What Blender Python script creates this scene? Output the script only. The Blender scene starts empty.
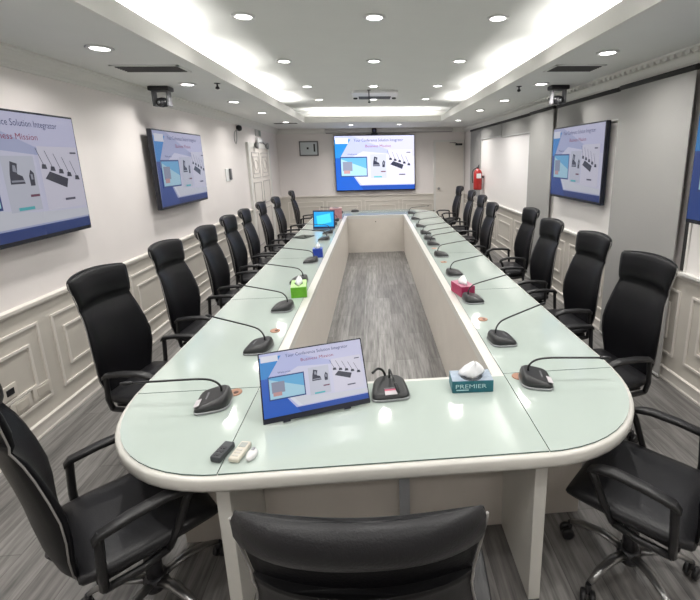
import bpy, bmesh, math, random
from mathutils import Vector, Matrix
PI = math.pi
random.seed(4)
SC = bpy.context.scene
COL = SC.collection

# ------------------------------------------------------------------ camera
F, CX, CY = 419.535, 406.26, 253.33
R0 = Vector((0.99678114, -0.07831565, -0.01714698))
R1 = Vector((-0.0340429, -0.21982801, -0.97494447))
R2 = Vector((0.07258402, 0.97239, -0.22178651))
cam = bpy.data.cameras.new('camera')
co = bpy.data.objects.new('camera', cam); COL.objects.link(co)
m = Matrix.Identity(4)
for i in range(3):
    m[i][0] = R0[i]; m[i][1] = -R1[i]; m[i][2] = -R2[i]
m[2][3] = 1.84
co.matrix_world = m
cam.sensor_fit = 'HORIZONTAL'; cam.sensor_width = 36.0
cam.lens = F * 36 / 700
cam.shift_x = (350 - CX) / 700
cam.shift_y = (CY - 300) / 700
cam.clip_start = 0.02
SC.camera = co

# ------------------------------------------------------------------ world, exposure
w = bpy.data.worlds.new('world'); SC.world = w; w.use_nodes = True
w.node_tree.nodes['Background'].inputs[0].default_value = (0.9, 0.93, 1, 1)
w.node_tree.nodes['Background'].inputs[1].default_value = 0.15
SC.view_settings.view_transform = 'Standard'
SC.view_settings.look = 'None'
SC.view_settings.gamma = 1.0
SC.view_settings.use_curve_mapping = False
SC.view_settings.exposure = 0.18
DOWN_W = 8.2      # each downlight of the lowered strips
TRAY_W = 4.8      # each downlight of the raised ceiling
COVE_W = 8.3     # each cove tube

# room dimensions
XL, XR, YB, YF = -2.36, 2.38, -2.4, 11.0
ZS, ZT = 2.58, 2.85            # soffit and tray ceiling heights
TX0, TX1, TY0, TY1 = -1.36, 1.46, -1.9, 9.12

SOFFIT_L = [(-1.75, 0.3), (-1.75, 1.7), (-1.76, 3.13), (-1.775, 4.51), (-1.74, 5.81), (-1.72, 7.13), (-1.70, 8.9)]
SOFFIT_R = [(1.77, 0.3), (1.77, 1.75), (1.768, 3.24), (1.80, 4.58), (1.81, 5.87), (1.77, 7.06), (1.78, 8.9)]
SOFFIT_F = [(-0.45, 9.75), (0.62, 9.75)]
TRAY = [(x, y) for y in (-1.0, 0.5, 1.93, 3.38, 4.80, 6.38, 7.75) for x in (-0.885, 0.05, 0.97)]
def area(name, loc, size, power, color=(1, .97, .93), sy=None, rot=(0, 0, 0), spread=None):
    l = bpy.data.lights.new(name, 'AREA'); l.energy = power; l.color = color
    l.shape = 'DISK' if sy is None else 'RECTANGLE'; l.size = size
    if sy: l.size_y = sy
    if spread: l.spread = spread
    o = bpy.data.objects.new(name, l); o.location = loc; o.rotation_euler = rot; COL.objects.link(o)
    return o
for (x, y) in SOFFIT_L + SOFFIT_R + SOFFIT_F: area('downlight_lamp', (x, y, ZS - .012), .12, DOWN_W * (1.5 if y > 8.5 else 1), spread=2.6)
for (x, y) in TRAY: area('downlight_lamp', (x, y, ZT - .012), .12, TRAY_W, spread=2.6)
COVE = []
y = TY0 + .75
while y < TY1 - .4:
    COVE.append((TX0 - .13, y, 0, 1)); COVE.append((TX1 + .13, y, 0, -1)); y += 1.42
for x in (-.85, .05, .95): COVE.append((x, TY1 + .13, 1, 0))
for (x, y, e, s) in COVE:
    area('cove_lamp', (x, y, 2.662), (1.1 if e else .03) if not e else .8, COVE_W * (.6 if e else 1), (1, .98, .95), sy=.03 if e else 1.12,
         rot=(PI, 0, 0)) if e else area('cove_lamp', (x, y, 2.662), .03, COVE_W, (1, .98, .95), sy=.88, rot=(PI, 0, 0))

# ------------------------------------------------------------------ materials
MATS = {}
def mat(name, col, rough=.5, metal=0, emit=None, es=0, spec=.5, coat=0, noise=0, nscale=40, bump=0, alpha=1, trans=0):
    if name in MATS: return MATS[name]
    m = bpy.data.materials.new(name); m.use_nodes = True
    nt = m.node_tree; b = nt.nodes['Principled BSDF']
    b.inputs['Base Color'].default_value = (*col, 1)
    b.inputs['Roughness'].default_value = rough
    b.inputs['Metallic'].default_value = metal
    b.inputs['Specular IOR Level'].default_value = spec
    b.inputs['Coat Weight'].default_value = coat
    b.inputs['Transmission Weight'].default_value = trans
    if emit:
        b.inputs['Emission Color'].default_value = (*emit, 1); b.inputs['Emission Strength'].default_value = es
    if noise or bump:
        tc = nt.nodes.new('ShaderNodeTexCoord'); n = nt.nodes.new('ShaderNodeTexNoise')
        n.inputs['Scale'].default_value = nscale; n.inputs['Detail'].default_value = 4
        nt.links.new(tc.outputs['Object'], n.inputs['Vector'])
        if noise:
            r = nt.nodes.new('ShaderNodeValToRGB')
            r.color_ramp.elements[0].position = .3; r.color_ramp.elements[1].position = .7
            r.color_ramp.elements[0].color = (*[c * (1 - noise) for c in col], 1)
            r.color_ramp.elements[1].color = (*[min(1, c * (1 + noise)) for c in col], 1)
            nt.links.new(n.outputs['Fac'], r.inputs[0]); nt.links.new(r.outputs[0], b.inputs['Base Color'])
        if bump:
            bp = nt.nodes.new('ShaderNodeBump'); bp.inputs['Strength'].default_value = bump; bp.inputs['Distance'].default_value = .002
            nt.links.new(n.outputs['Fac'], bp.inputs['Height']); nt.links.new(bp.outputs[0], b.inputs['Normal'])
    MATS[name] = m
    return m
def emi(name, col, s=1.0):
    """a lit patch of a glowing screen: glass over an emitter"""
    if name in MATS: return MATS[name]
    return mat(name, (.02, .02, .02), .25, emit=col, es=s, spec=.4)
WALL = mat('wall_paint', (.80, .755, .74), .7, noise=.015, nscale=3)
PANEL = mat('wainscot_paint', (.60, .565, .51), .5, noise=.015, nscale=3)
MOULD = mat('moulding_paint', (.74, .70, .65), .45, noise=.01, nscale=5)
CEIL = mat('ceiling_paint', (.73, .735, .715), .8, noise=.012, nscale=4)
CORN = mat('cornice_paint', (.72, .71, .68), .6, noise=.01, nscale=6)
GREYBLIND = mat('blind_fabric', (.335, .33, .32), .8, noise=.03, nscale=300, bump=.2)
BLINDDARK = mat('blind_gap', (.03, .03, .03), .8)
TABW = mat('table_white', (.62, .61, .57), .3, noise=.012, nscale=8)
TABB = mat('table_panel', (.62, .58, .53), .45, noise=.03, nscale=6)
GLASS = mat('table_glass', (.425, .49, .455), .09, spec=.5, coat=.3, noise=.008, nscale=2)
GLASSE = mat('glass_edge', (.10, .15, .13), .2)
STRUT = mat('strut_grey', (.42, .44, .47), .4, metal=.3)
LEATH = mat('black_leather', (.0038, .0038, .0052), .42, spec=.2, bump=.35, nscale=220)
LEATH2 = mat('leather_seat', (.012, .012, .014), .40, spec=.4, bump=.35, nscale=220)
SHELL = mat('chair_shell', (.006, .006, .007), .45, spec=.3, bump=.2, nscale=300)
PIPE = mat('chair_piping', (.25, .24, .23), .4)
ARM = mat('arm_plastic', (.014, .014, .015), .40, spec=.4)
CHROME = mat('brushed_steel', (.30, .30, .30), .3, metal=.9)
DARKM = mat('dark_metal', (.04, .04, .045), .35, metal=.5)
BLACK = mat('black_plastic', (.012, .012, .014), .35)
MICG = mat('mic_body', (.026, .027, .029), .35)
MICR = mat('mic_rim', (.30, .31, .32), .35, metal=.4)
WHITEP = mat('white_plastic', (.75, .75, .75), .4)
PAPER = mat('paper', (.85, .86, .88), .8)
LABEL = mat('label_paper', (.55, .52, .54), .7)
LABELR = mat('label_red', (.55, .12, .2), .7)
BROWN = mat('grommet_brown', (.38, .20, .13), .5)
BROWND = mat('grommet_hole', (.10, .05, .035), .6)
LAMP = mat('lamp_diffuser', (.9, .9, .9), .5, emit=(1, .98, .95), es=9)
TUBE = mat('tube_glow', (.9, .9, .9), .5, emit=(1, .98, .95), es=7)
GRILL = mat('vent_dark', (.03, .03, .032), .6)
GRILM = mat('vent_slat', (.06, .06, .06), .5)
SCRB = mat('screen_bezel', (.010, .012, .022), .25)
RED = mat('extinguisher_red', (.42, .02, .02), .3)

def floor_mat():
    m = bpy.data.materials.new('floor_planks'); m.use_nodes = True
    nt = m.node_tree; b = nt.nodes['Principled BSDF']; L = nt.links.new
    tc = nt.nodes.new('ShaderNodeTexCoord')
    mp = nt.nodes.new('ShaderNodeMapping'); mp.inputs['Rotation'].default_value = (0, 0, PI / 2)
    L(tc.outputs['Object'], mp.inputs['Vector'])
    br = nt.nodes.new('ShaderNodeTexBrick')
    br.inputs['Scale'].default_value = 1; br.inputs['Brick Width'].default_value = 1.2; br.inputs['Row Height'].default_value = .16
    br.inputs['Mortar Size'].default_value = .0016; br.inputs['Bias'].default_value = 0
    br.inputs['Color1'].default_value = (.125, .12, .117, 1); br.inputs['Color2'].default_value = (.215, .21, .205, 1)
    br.inputs['Mortar'].default_value = (.08, .078, .075, 1)
    L(mp.outputs[0], br.inputs['Vector'])
    mp2 = nt.nodes.new('ShaderNodeMapping'); mp2.inputs['Scale'].default_value = (26, 1.6, 1)
    L(tc.outputs['Object'], mp2.inputs['Vector'])
    n = nt.nodes.new('ShaderNodeTexNoise'); n.inputs['Scale'].default_value = 1.3; n.inputs['Detail'].default_value = 8; n.inputs['Roughness'].default_value = .65
    L(mp2.outputs[0], n.inputs['Vector'])
    r = nt.nodes.new('ShaderNodeValToRGB'); r.color_ramp.elements[0].position = .32; r.color_ramp.elements[1].position = .7
    r.color_ramp.elements[0].color = (.5, .5, .5, 1); r.color_ramp.elements[1].color = (1.7, 1.68, 1.65, 1)
    L(n.outputs['Fac'], r.inputs[0])
    mx = nt.nodes.new('ShaderNodeMix'); mx.data_type = 'RGBA'; mx.blend_type = 'MULTIPLY'; mx.inputs[0].default_value = 1
    L(br.outputs['Color'], mx.inputs[6]); L(r.outputs[0], mx.inputs[7])
    L(mx.outputs[2], b.inputs['Base Color'])
    b.inputs['Roughness'].default_value = .42
    bp = nt.nodes.new('ShaderNodeBump'); bp.inputs['Strength'].default_value = .15; bp.inputs['Distance'].default_value = .002
    L(n.outputs['Fac'], bp.inputs['Height']); L(bp.outputs[0], b.inputs['Normal'])
    return m
FLOORM = floor_mat()

# ------------------------------------------------------------------ mesh helpers
class MB:
    """collects shapes and links them as ONE mesh object"""
    def __init__(s): s.bm = bmesh.new(); s.mats = []; s.cur = 0; s.M = Matrix.Identity(4)
    def use(s, m):
        if m not in s.mats: s.mats.append(m)
        s.cur = s.mats.index(m); return s
    def _v(s, p): return s.bm.verts.new(s.M @ Vector(p))
    def face(s, vs, smooth=False):
        try: f = s.bm.faces.new(vs)
        except ValueError: return
        f.material_index = s.cur; f.smooth = smooth
    def poly(s, pts): s.face([s._v(p) for p in pts]); return s
    def box(s, x0, x1, y0, y1, z0, z1, bev=0):
        v = [s._v((x, y, z)) for x in (x0, x1) for y in (y0, y1) for z in (z0, z1)]
        fs = []
        for idx in ((0, 1, 3, 2), (4, 6, 7, 5), (0, 4, 5, 1), (2, 3, 7, 6), (0, 2, 6, 4), (1, 5, 7, 3)):
            f = s.bm.faces.new([v[i] for i in idx]); f.material_index = s.cur; fs.append(f)
        if bev:
            es = list({e for f in fs for e in f.edges})
            r = bmesh.ops.bevel(s.bm, geom=es, offset=bev, segments=3, profile=.5, affect='EDGES', clamp_overlap=True)
            for f in r['faces']: f.material_index = s.cur; f.smooth = True
        return s
    def loft(s, rings, closed=True, caps=True, smooth=True):
        R = [[s._v(p) for p in r] for r in rings]; n = len(R[0])
        for a, b in zip(R, R[1:]):
            for i in range(n if closed else n - 1):
                j = (i + 1) % n; s.face([a[i], a[j], b[j], b[i]], smooth)
        if caps: s.face(R[0][::-1]); s.face(R[-1])
        return s
    def lathe(s, prof, c=(0, 0, 0), n=20, axis='z', caps=True):
        rings = []
        for r, h in prof:
            ring = []
            for i in range(n):
                a = 2 * PI * i / n; p = (r * math.cos(a), r * math.sin(a), h)
                if axis == 'x': p = (p[2], p[0], p[1])
                if axis == 'y': p = (p[0], p[2], p[1])
                ring.append((p[0] + c[0], p[1] + c[1], p[2] + c[2]))
            rings.append(ring)
        return s.loft(rings, caps=caps)
    def tube(s, pts, r, n=8, flat=1.0):
        pts = [Vector(p) for p in pts]; rs = r if isinstance(r, (list, tuple)) else [r] * len(pts)
        up = Vector((0, 0, 1)); rings = []; px = None
        for i, p in enumerate(pts):
            t = (pts[min(i + 1, len(pts) - 1)] - pts[max(i - 1, 0)]).normalized()
            if px is None:
                px = t.cross(up)
                if px.length < .05: px = t.cross(Vector((1, 0, 0)))
            px = (px - t * px.dot(t)).normalized(); py = t.cross(px)
            rings.append([p + px * math.cos(2 * PI * k / n) * rs[i] + py * math.sin(2 * PI * k / n) * rs[i] * flat for k in range(n)])
        return s.loft(rings)
    def prism(s, outline, z0, z1, smooth=False):
        return s.loft([[(x, y, z0) for x, y in outline], [(x, y, z1) for x, y in outline]], smooth=smooth)
    def build(s, name, parent=None, recalc=True):
        if recalc: bmesh.ops.recalc_face_normals(s.bm, faces=s.bm.faces)
        me = bpy.data.meshes.new(name); s.bm.to_mesh(me); s.bm.free()
        for m in s.mats: me.materials.append(m)
        o = bpy.data.objects.new(name, me); COL.objects.link(o)
        if parent: o.parent = parent
        return o
def catmull(pts, k=6):
    P = [Vector(p) for p in pts]; P = [P[0] * 2 - P[1]] + P + [P[-1] * 2 - P[-2]]; out = []
    for i in range(1, len(P) - 2):
        for j in range(k):
            t = j / k; a, b, c, d = P[i - 1:i + 3]
            out.append(.5 * ((2 * b) + (c - a) * t + (2 * a - 5 * b + 4 * c - d) * t * t + (3 * b - a - 3 * c + d) * t ** 3))
    out.append(P[-2]); return out
def tag(o, label=None, cat=None, group=None, kind=None):
    if label: o['label'] = label
    if cat: o['category'] = cat
    if group: o['group'] = group
    if kind: o['kind'] = kind
    return o
def thing(name, label, cat, loc=(0, 0, 0), rz=0, group=None):
    o = bpy.data.objects.new(name, None); COL.objects.link(o); o.empty_display_size = .1
    o.location = loc; o.rotation_euler = (0, 0, rz)
    return tag(o, label, cat, group)
def struct(mb, name, parent=None):
    o = mb.build(name, parent)
    if not parent: o['kind'] = 'structure'
    return o
def dup(root, loc, rz, label=None, group=None):
    def cp(o, par):
        c = o.copy(); COL.objects.link(c); c.parent = par
        for ch in kids.get(o, []): cp(ch, c)
        return c
    kids = {}
    for o in COL.objects:
        if o.parent: kids.setdefault(o.parent, []).append(o)
    r = cp(root, None); r.location = loc; r.rotation_euler = (0, 0, rz)
    if label: r['label'] = label
    if group: r['group'] = group
    return r
def text(mb, s, x, z, size, y=0, align='LEFT', shear=0, width=None):
    """adds flat lettering in the local XZ plane facing -y"""
    c = bpy.data.curves.new('t', 'FONT'); c.body = s; c.size = size; c.align_x = align; c.resolution_u = 2; c.shear = shear
    o = bpy.data.objects.new('t', c); COL.objects.link(o)
    me = o.to_mesh()
    xs = [v.co.x for v in me.vertices]; k = 1
    if width and xs: k = width / (max(xs) - min(xs))
    vs = [mb._v((x + v.co.x * k, y, z + v.co.y)) for v in me.vertices]
    for p in me.polygons: mb.face([vs[i] for i in p.vertices])
    o.to_mesh_clear(); bpy.data.objects.remove(o); bpy.data.curves.remove(c)

# ------------------------------------------------------------------ room shell
struct(MB().use(FLOORM).box(XL - .1, XR + .1, YB - .1, YF + .1, -.1, 0), 'floor')
b = MB().use(CEIL)           # soffit ring, fascia lip, cove box, raised tray ceiling
for (x0, x1, y0, y1) in ((XL, TX0 - .025, YB, YF), (TX1 + .025, XR, YB, YF), (TX0 - .025, TX1 + .025, YB, TY0 - .025), (TX0 - .025, TX1 + .025, TY1 + .025, YF)):
    b.box(x0, x1, y0, y1, ZS, ZS + .03)
b.box(XL - .1, XR + .1, YB - .1, YF + .1, ZT, ZT + .1)
b.use(CORN)
b.box(TX0 - .025, TX0, TY0 - .025, TY1 + .025, ZS + .0, ZS + .12)
b.box(TX1, TX1 + .025, TY0 - .025, TY1 + .025, ZS + .0, ZS + .12)
b.box(TX0, TX1, TY1, TY1 + .025, ZS, ZS + .12)
b.box(TX0, TX1, TY0 - .025, TY0, ZS, ZS + .12)
b.use(CEIL)
b.box(TX0 - .5, TX0 - .47, TY0 - .5, TY1 + .5, ZS + .03, ZT); b.box(TX1 + .47, TX1 + .5, TY0 - .5, TY1 + .5, ZS + .03, ZT)
b.box(TX0 - .5, TX1 + .5, TY1 + .47, TY1 + .5, ZS + .03, ZT)
CEILING = struct(b, 'ceiling')
RAIL = .915
for nm, (x0, x1, y0, y1) in dict(left=(XL - .1, XL, YB, YF), right=(XR, XR + .1, YB, YF), far=(XL - .1, XR + .1, YF, YF + .1), near=(XL - .1, XR + .1, YB - .1, YB)).items():
    b = MB().use(PANEL).box(x0, x1, y0, y1, 0, RAIL).use(WALL).box(x0, x1, y0, y1, RAIL, ZT)
    struct(b, 'wall_' + nm)

def run_profile(mb, side, prof, y0, y1):
    """sweep a profile of (inset, z) along a wall; side 'left','right','far'"""
    if side == 'left': r = [[(XL + d, y, z) for d, z in prof] for y in (y0, y1)]
    elif side == 'right': r = [[(XR - d, y, z) for d, z in prof] for y in (y0, y1)]
    else: r = [[(x, YF - d, z) for d, z in prof] for x in (y0, y1)]
    mb.loft(r, smooth=False)
CPROF = [(0, 2.46), (.018, 2.46), (.022, 2.478), (.03, 2.485), (.034, 2.505), (.05, 2.53), (.078, 2.55), (.085, 2.56), (.105, 2.565), (.105, ZS), (0, ZS)]
for i, (sd, a, c) in enumerate((('left', YB, YF), ('right', YB, YF), ('far', XL, XR))):
    b = MB().use(CORN); run_profile(b, sd, CPROF, a, c)
    if sd == 'right':
        y = YB + .03
        while y < YF: b.box(XR - .098, XR - .06, y, y + .04, 2.535, 2.565); y += .08
    struct(b, 'trim_%d' % (i + 1))
RPROF = [(0, .885), (.012, .885), (.016, .897), (.028, .903), (.03, .925), (.012, .933), (0, .933)]
BPROF = [(0, 0), (.02, 0), (.02, .012), (.014, .02), (.014, .085), (.02, .09), (.02, .102), (0, .108)]
n = 4
for sd, a, c in (('left', YB, 8.3), ('left', 9.98, YF), ('right', YB, YF), ('far', XL, 1.56)):
    b = MB().use(MOULD); run_profile(b, sd, RPROF, a, c); struct(b, 'trim_%d' % n); n += 1
for sd, a, c in (('left', YB, 8.3), ('right', YB, YF), ('far', XL, 1.56)):
    b = MB().use(MOULD); run_profile(b, sd, BPROF, a, c); struct(b, 'baseboard_' + sd)
# wainscot mouldings: nested rectangular frames
def frame(mb, side, a, c, z0, z1, wd=.018, th=.012):
    def bx(p0, p1, q0, q1):
        if side == 'left': mb.box(XL, XL + th, p0, p1, q0, q1)
        elif side == 'right': mb.box(XR - th, XR, p0, p1, q0, q1)
        else: mb.box(p0, p1, YF - th, YF, q0, q1)
    bx(a, c, z0, z0 + wd); bx(a, c, z1 - wd, z1); bx(a, a + wd, z0 + wd, z1 - wd); bx(c - wd, c, z0 + wd, z1 - wd)
for side, ys in (('left', [2.94 - 1.2 * k for k in range(4, 0, -1)] + [2.94 + 1.02 * k for k in range(5)]),
                 ('right', [2.86 + 1.02 * k for k in range(-4, 8)]), ('far', [-2.3 + .98 * k for k in range(4)])):
    b = MB().use(MOULD)
    for y in ys:
        L = .90 if side != 'left' or y > 2.9 else 1.08
        s0 = y + .1
        frame(b, side, s0, s0 + L, .22, .78); frame(b, side, s0 + .1, s0 + L - .1, .35, .66)
    struct(b, 'trim_%d' % n); n += 1

# doors
def slab_door(name, side, a, c, zt):
    b = MB().use(MOULD)
    if side == 'far':
        b.box(a, c, YF - .025, YF, 0, zt)
        b.use(CORN).box(a - .05, a, YF - .04, YF, 0, zt + .05).box(c, c + .02, YF - .04, YF, 0, zt + .05).box(a, c, YF - .04, YF, zt, zt + .05)
    return struct(b, name)
d = slab_door('door_1', 'far', 1.62, 2.34, 2.22)
MB().use(CHROME).lathe([(.012, 0), (.012, -.04), (.03, -.045), (.03, -.07), (.012, -.08)], (1.69, YF - .025, 1.05), axis='y').build('door_knob', d)
MB().use(DARKM).box(2.13, 2.3, YF - .09, YF - .026, 2.13, 2.18, .006).tube([(2.22, YF - .08, 2.155), (2.1, YF - .2, 2.19), (1.98, YF - .06, 2.2)], .008).build('door_closer', d)
b = MB().use(MOULD).box(XL, XL + .03, 8.42, 9.88, 0, 2.08)
b.use(CORN).box(XL, XL + .045, 8.32, 8.42, 0, 2.18).box(XL, XL + .045, 9.88, 9.98, 0, 2.18).box(XL, XL + .045, 8.42, 9.88, 2.08, 2.18)
d = struct(b, 'door_2')
GR = mat('door_line', (.50, .47, .46), .5)
for y0, y1 in ((8.46, 9.13), (9.17, 9.84)):
    b = MB().use(GR)
    def fr(a0, a1, z0, z1, wd=.014):
        b.box(XL + .03, XL + .04, a0, a1, z0, z0 + wd).box(XL + .03, XL + .04, a0, a1, z1 - wd, z1)
        b.box(XL + .03, XL + .04, a0, a0 + wd, z0, z1).box(XL + .03, XL + .04, a1 - wd, a1, z0, z1)
    fr(y0 + .06, y1 - .06, 1.5, 2.0); fr(y0 + .06, y1 - .06, .95, 1.42); fr(y0 + .06, y1 - .06, .15, .85); fr(y0 + .14, y1 - .14, 1.58, 1.92)
    ym = (y0 + y1) / 2
    b.tube([(XL + .035, ym + .13 * math.cos(a), 1.75 + .1 * math.sin(a)) for a in [k * PI / 8 for k in range(17)]], .006, 6)
    b.build('door_moulding', d)
MB().use(CHROME).tube([(XL + .03, 9.1, 1.0), (XL + .08, 9.1, 1.0), (XL + .08, 9.0, 1.0)], .01).build('door_handle', d)

# ------------------------------------------------------------------ right wall: bright boards behind and grey roller blinds
def blind(y0, y1, z0, label, x=XR - .03):
    t = thing('roller_blind', label, 'blind', (x, (y0 + y1) / 2, z0), 0, 'grey roller blinds on the right wall')
    w = (y1 - y0) / 2
    MB().use(GREYBLIND).box(-.004, .004, -w + .006, w - .006, .02, 2.455 - z0).build('fabric', t)
    MB().use(mat('blind_bar', (.5, .5, .49), .4)).box(-.010, .010, -w + .006, w - .006, 0, .02, .004).build('bottom_bar', t)
    MB().use(BLINDDARK).lathe([(.022, -w + .004), (.022, w - .004)], (.0, 0, 2.462 - z0 - .026), n=12, axis='y').build('roller', t)
    return t
blind(9.25, 10.2, .95, 'narrow grey roller blind fully lowered beside the far door')
blind(7.75, 9.23, 2.19, 'grey roller blind raised to a short strip above the far white window, left half')
blind(6.27, 7.73, 2.17, 'grey roller blind raised to a short strip above the far white window, right half')
blind(5.42, 6.25, .02, 'grey roller blind lowered to the floor between the white window and second wall screen', XR - .06)
blind(3.98, 5.40, 2.15, 'grey roller blind raised to a strip just above the second right wall screen')
blind(3.01, 3.96, .02, 'wide grey roller blind lowered to the floor behind the nearest right chairs', XR - .06)
blind(1.2, 2.97, 2.2, 'grey roller blind raised above the nearest screen on the right wall')
WIN = mat('window_film', (.86, .83, .81), .35, noise=.01, nscale=2)
for i, (y0, y1, zt) in enumerate(((6.24, 9.23, 2.17), (3.99, 5.4, 2.15), (1.2, 2.93, 2.2))):
    b = MB().use(WIN).box(XR - .012, XR, y0, y1, .935, zt + .05)
    fo = struct(b, 'window_%d' % (i + 1))
    MB().use(CORN).box(XR - .022, XR - .001, y0 - .02, y0, .935, zt + .05).box(XR - .022, XR - .001, y1, y1 + .02, .935, zt + .05).box(XR - .05, XR - .001, y0 - .02, y1 + .02, .925, .945).build('window_frame', fo)
t = MB().use(BLINDDARK).box(XR - .02, XR - .001, 2.955, 2.99, .95, 2.44).build('blind_track'); tag(t, 'dark vertical track in the gap beside the nearest lowered grey blind', 'blind track')

# ------------------------------------------------------------------ ceiling fittings
def downlight(x, y, z):
    t = thing('downlight', None, 'ceiling light', (x, y, z))
    MB().use(WHITEP).lathe([(.058, -.001), (.082, -.001), (.082, -.008), (.058, -.010)], n=28, caps=False).build('trim_ring', t)
    MB().use(LAMP).lathe([(.06, -.004), (.055, -.007), (.001, -.008)], n=28).build('diffuser', t)
    return t
dl = downlight(*TRAY[6], ZT)
ORD = ['nearest', 'second', 'third', 'fourth', 'fifth', 'sixth', 'seventh', 'eighth', 'ninth', 'tenth', 'eleventh', 'twelfth']
first = True
for row, nm, z, gr in ((SOFFIT_L[2:], 'on the lowered ceiling strip along the left wall', ZS, 'downlights along the left wall'),
                       (SOFFIT_R[2:], 'on the lowered ceiling strip along the right wall', ZS, 'downlights along the right wall'),
                       (SOFFIT_F, 'on the lowered ceiling strip before the far wall', ZS, 'downlights before the far wall'),
                       ([p for p in TRAY[6:] if p[0] < -.5], 'in the left column of the raised ceiling', ZT, 'downlights in the raised ceiling'),
                       ([p for p in TRAY[6:] if abs(p[0]) < .5], 'in the middle column of the raised ceiling', ZT, 'downlights in the raised ceiling'),
                       ([p for p in TRAY[6:] if p[0] > .5], 'in the right column of the raised ceiling', ZT, 'downlights in the raised ceiling')):
    for i, (x, y) in enumerate(row):
        o = dl if first else dup(dl, (x, y, z), 0)
        o.location = (x, y, z); first = False
        o['label'] = 'round recessed downlight, %s %s' % (('left one' if i == 0 else 'right one') if row is SOFFIT_F else ORD[i] + ' in view', nm); o['group'] = gr
# cove tubes, fixed in the ceiling behind its lip
for k, (x, y, e, s) in enumerate(COVE):
    t = MB().use(TUBE).tube([(-.4 if e else 0, 0 if e else -.52, 0), (.4 if e else 0, 0 if e else .52, 0)], .012).build('fluorescent_tube', CEILING)
    t.location = (x, y, 2.64)

def vent(x, y, wx, wy, label):
    t = thing('ceiling_vent', label, 'vent', (x, y, ZS), 0, 'slot vents in the lowered ceiling')
    MB().use(CEIL).box(-wx, wx, -wy, -wy + .02, -.008, 0).box(-wx, wx, wy - .02, wy, -.008, 0).box(-wx, -wx + .02, -wy, wy, -.008, 0).box(wx - .02, wx, -wy, wy, -.008, 0).build('frame', t)
    MB().use(GRILL).box(-wx + .02, wx - .02, -wy + .02, wy - .02, -.003, -.0005).build('backing', t)
    b = MB().use(GRILM); k = 6
    for i in range(k):
        yy = -wy + .03 + (2 * wy - .06) * (i + .5) / k
        b.poly([(-wx + .02, yy - .003, -.003), (wx - .02, yy - .003, -.003), (wx - .02, yy + .008, -.012), (-wx + .02, yy + .008, -.012)])
    b.build('slat', t)
vent(-1.75, 3.78, .26, .13, 'dark slot air vent in the left ceiling strip near the ceiling camera')
vent(1.78, 3.80, .22, .14, 'dark slot air vent in the right ceiling strip near the ceiling camera')
vent(-1.75, 9.15, .25, .12, 'dark slot air vent at the far end of the left ceiling strip')

def ceiling_camera(x, y, label, s):
    t = thing('ceiling_camera', label, 'camera', (x, y, ZS), 0, 'black motorised cameras under the lowered ceiling')
    MB().use(BLACK).box(-.10, .10, -.07, .07, -.045, 0, .012).build('mount_plate', t)
    for q_ in (-1, 1): MB().use(mat('camera_grey', (.16, .16, .17), .35)).box(*sorted((q_ * .06, q_ * .08)), -.04, .04, -.19, -.045, .005).build('bracket_arm', t)
    h = MB().use(BLACK).lathe([(.025, -.055), (.042, -.04), (.048, 0), (.042, .04), (.025, .055)], (0, 0, -.15), axis='x').build('camera_head', t)
    MB().use(BLACK).lathe([(.034, -.03), (.034, -.075), (.025, -.08)], (0, 0, -.16), axis='y').build('lens', h)
    MB().use(MICR).lathe([(.014, -.0805), (.010, -.0815), (.001, -.082)], (0, 0, -.16), axis='y').build('lens_ring', h)
ceiling_camera(-2.10, 4.66, 'black motorised camera hanging from the left ceiling strip above the screens', 1)
ceiling_camera(2.05, 4.72, 'black motorised camera hanging from the right ceiling strip above the blinds', -1)

# air conditioner cassette, sprinklers
t = thing('ceiling_air_conditioner', 'white ceiling air conditioner cassette with dark grille in raised ceiling', 'air conditioner', (.07, 7.15, ZT))
MB().use(WHITEP).prism([(-.36, -.3), (-.3, -.38), (.3, -.38), (.36, -.3), (.36, .3), (.3, .38), (-.3, .38), (-.36, .3)], -.035, 0).build('panel', t)
MB().use(GRILL).box(-.26, .26, .02, .34, -.0385, -.0355).build('grille', t)
for x in (-.31, .31): MB().use(BLACK).lathe([(.035, -.036), (.035, -.055), (.015, -.06)], (x * 1.02, .18, 0)).build('sensor', t)
for (x, y, z, l) in ((-.02, 6.75, ZT, 'small sprinkler head hanging under the air conditioner'), (-1.48, 4.47, ZS, 'small sprinkler head on the left ceiling strip'), (1.62, 4.75, ZS, 'small sprinkler head on the right ceiling strip')):
    b = MB().use(DARKM); L = .16 if z == ZT else .03
    b.lathe([(.03, -.001), (.03, -.006), (.008, -.008), (.008, -L), (.016, -L - .004), (.022, -L - .02), (.002, -L - .03)], n=10)
    o = b.build('sprinkler'); o.location = (x, y, z); tag(o, l, 'sprinkler')

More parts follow.
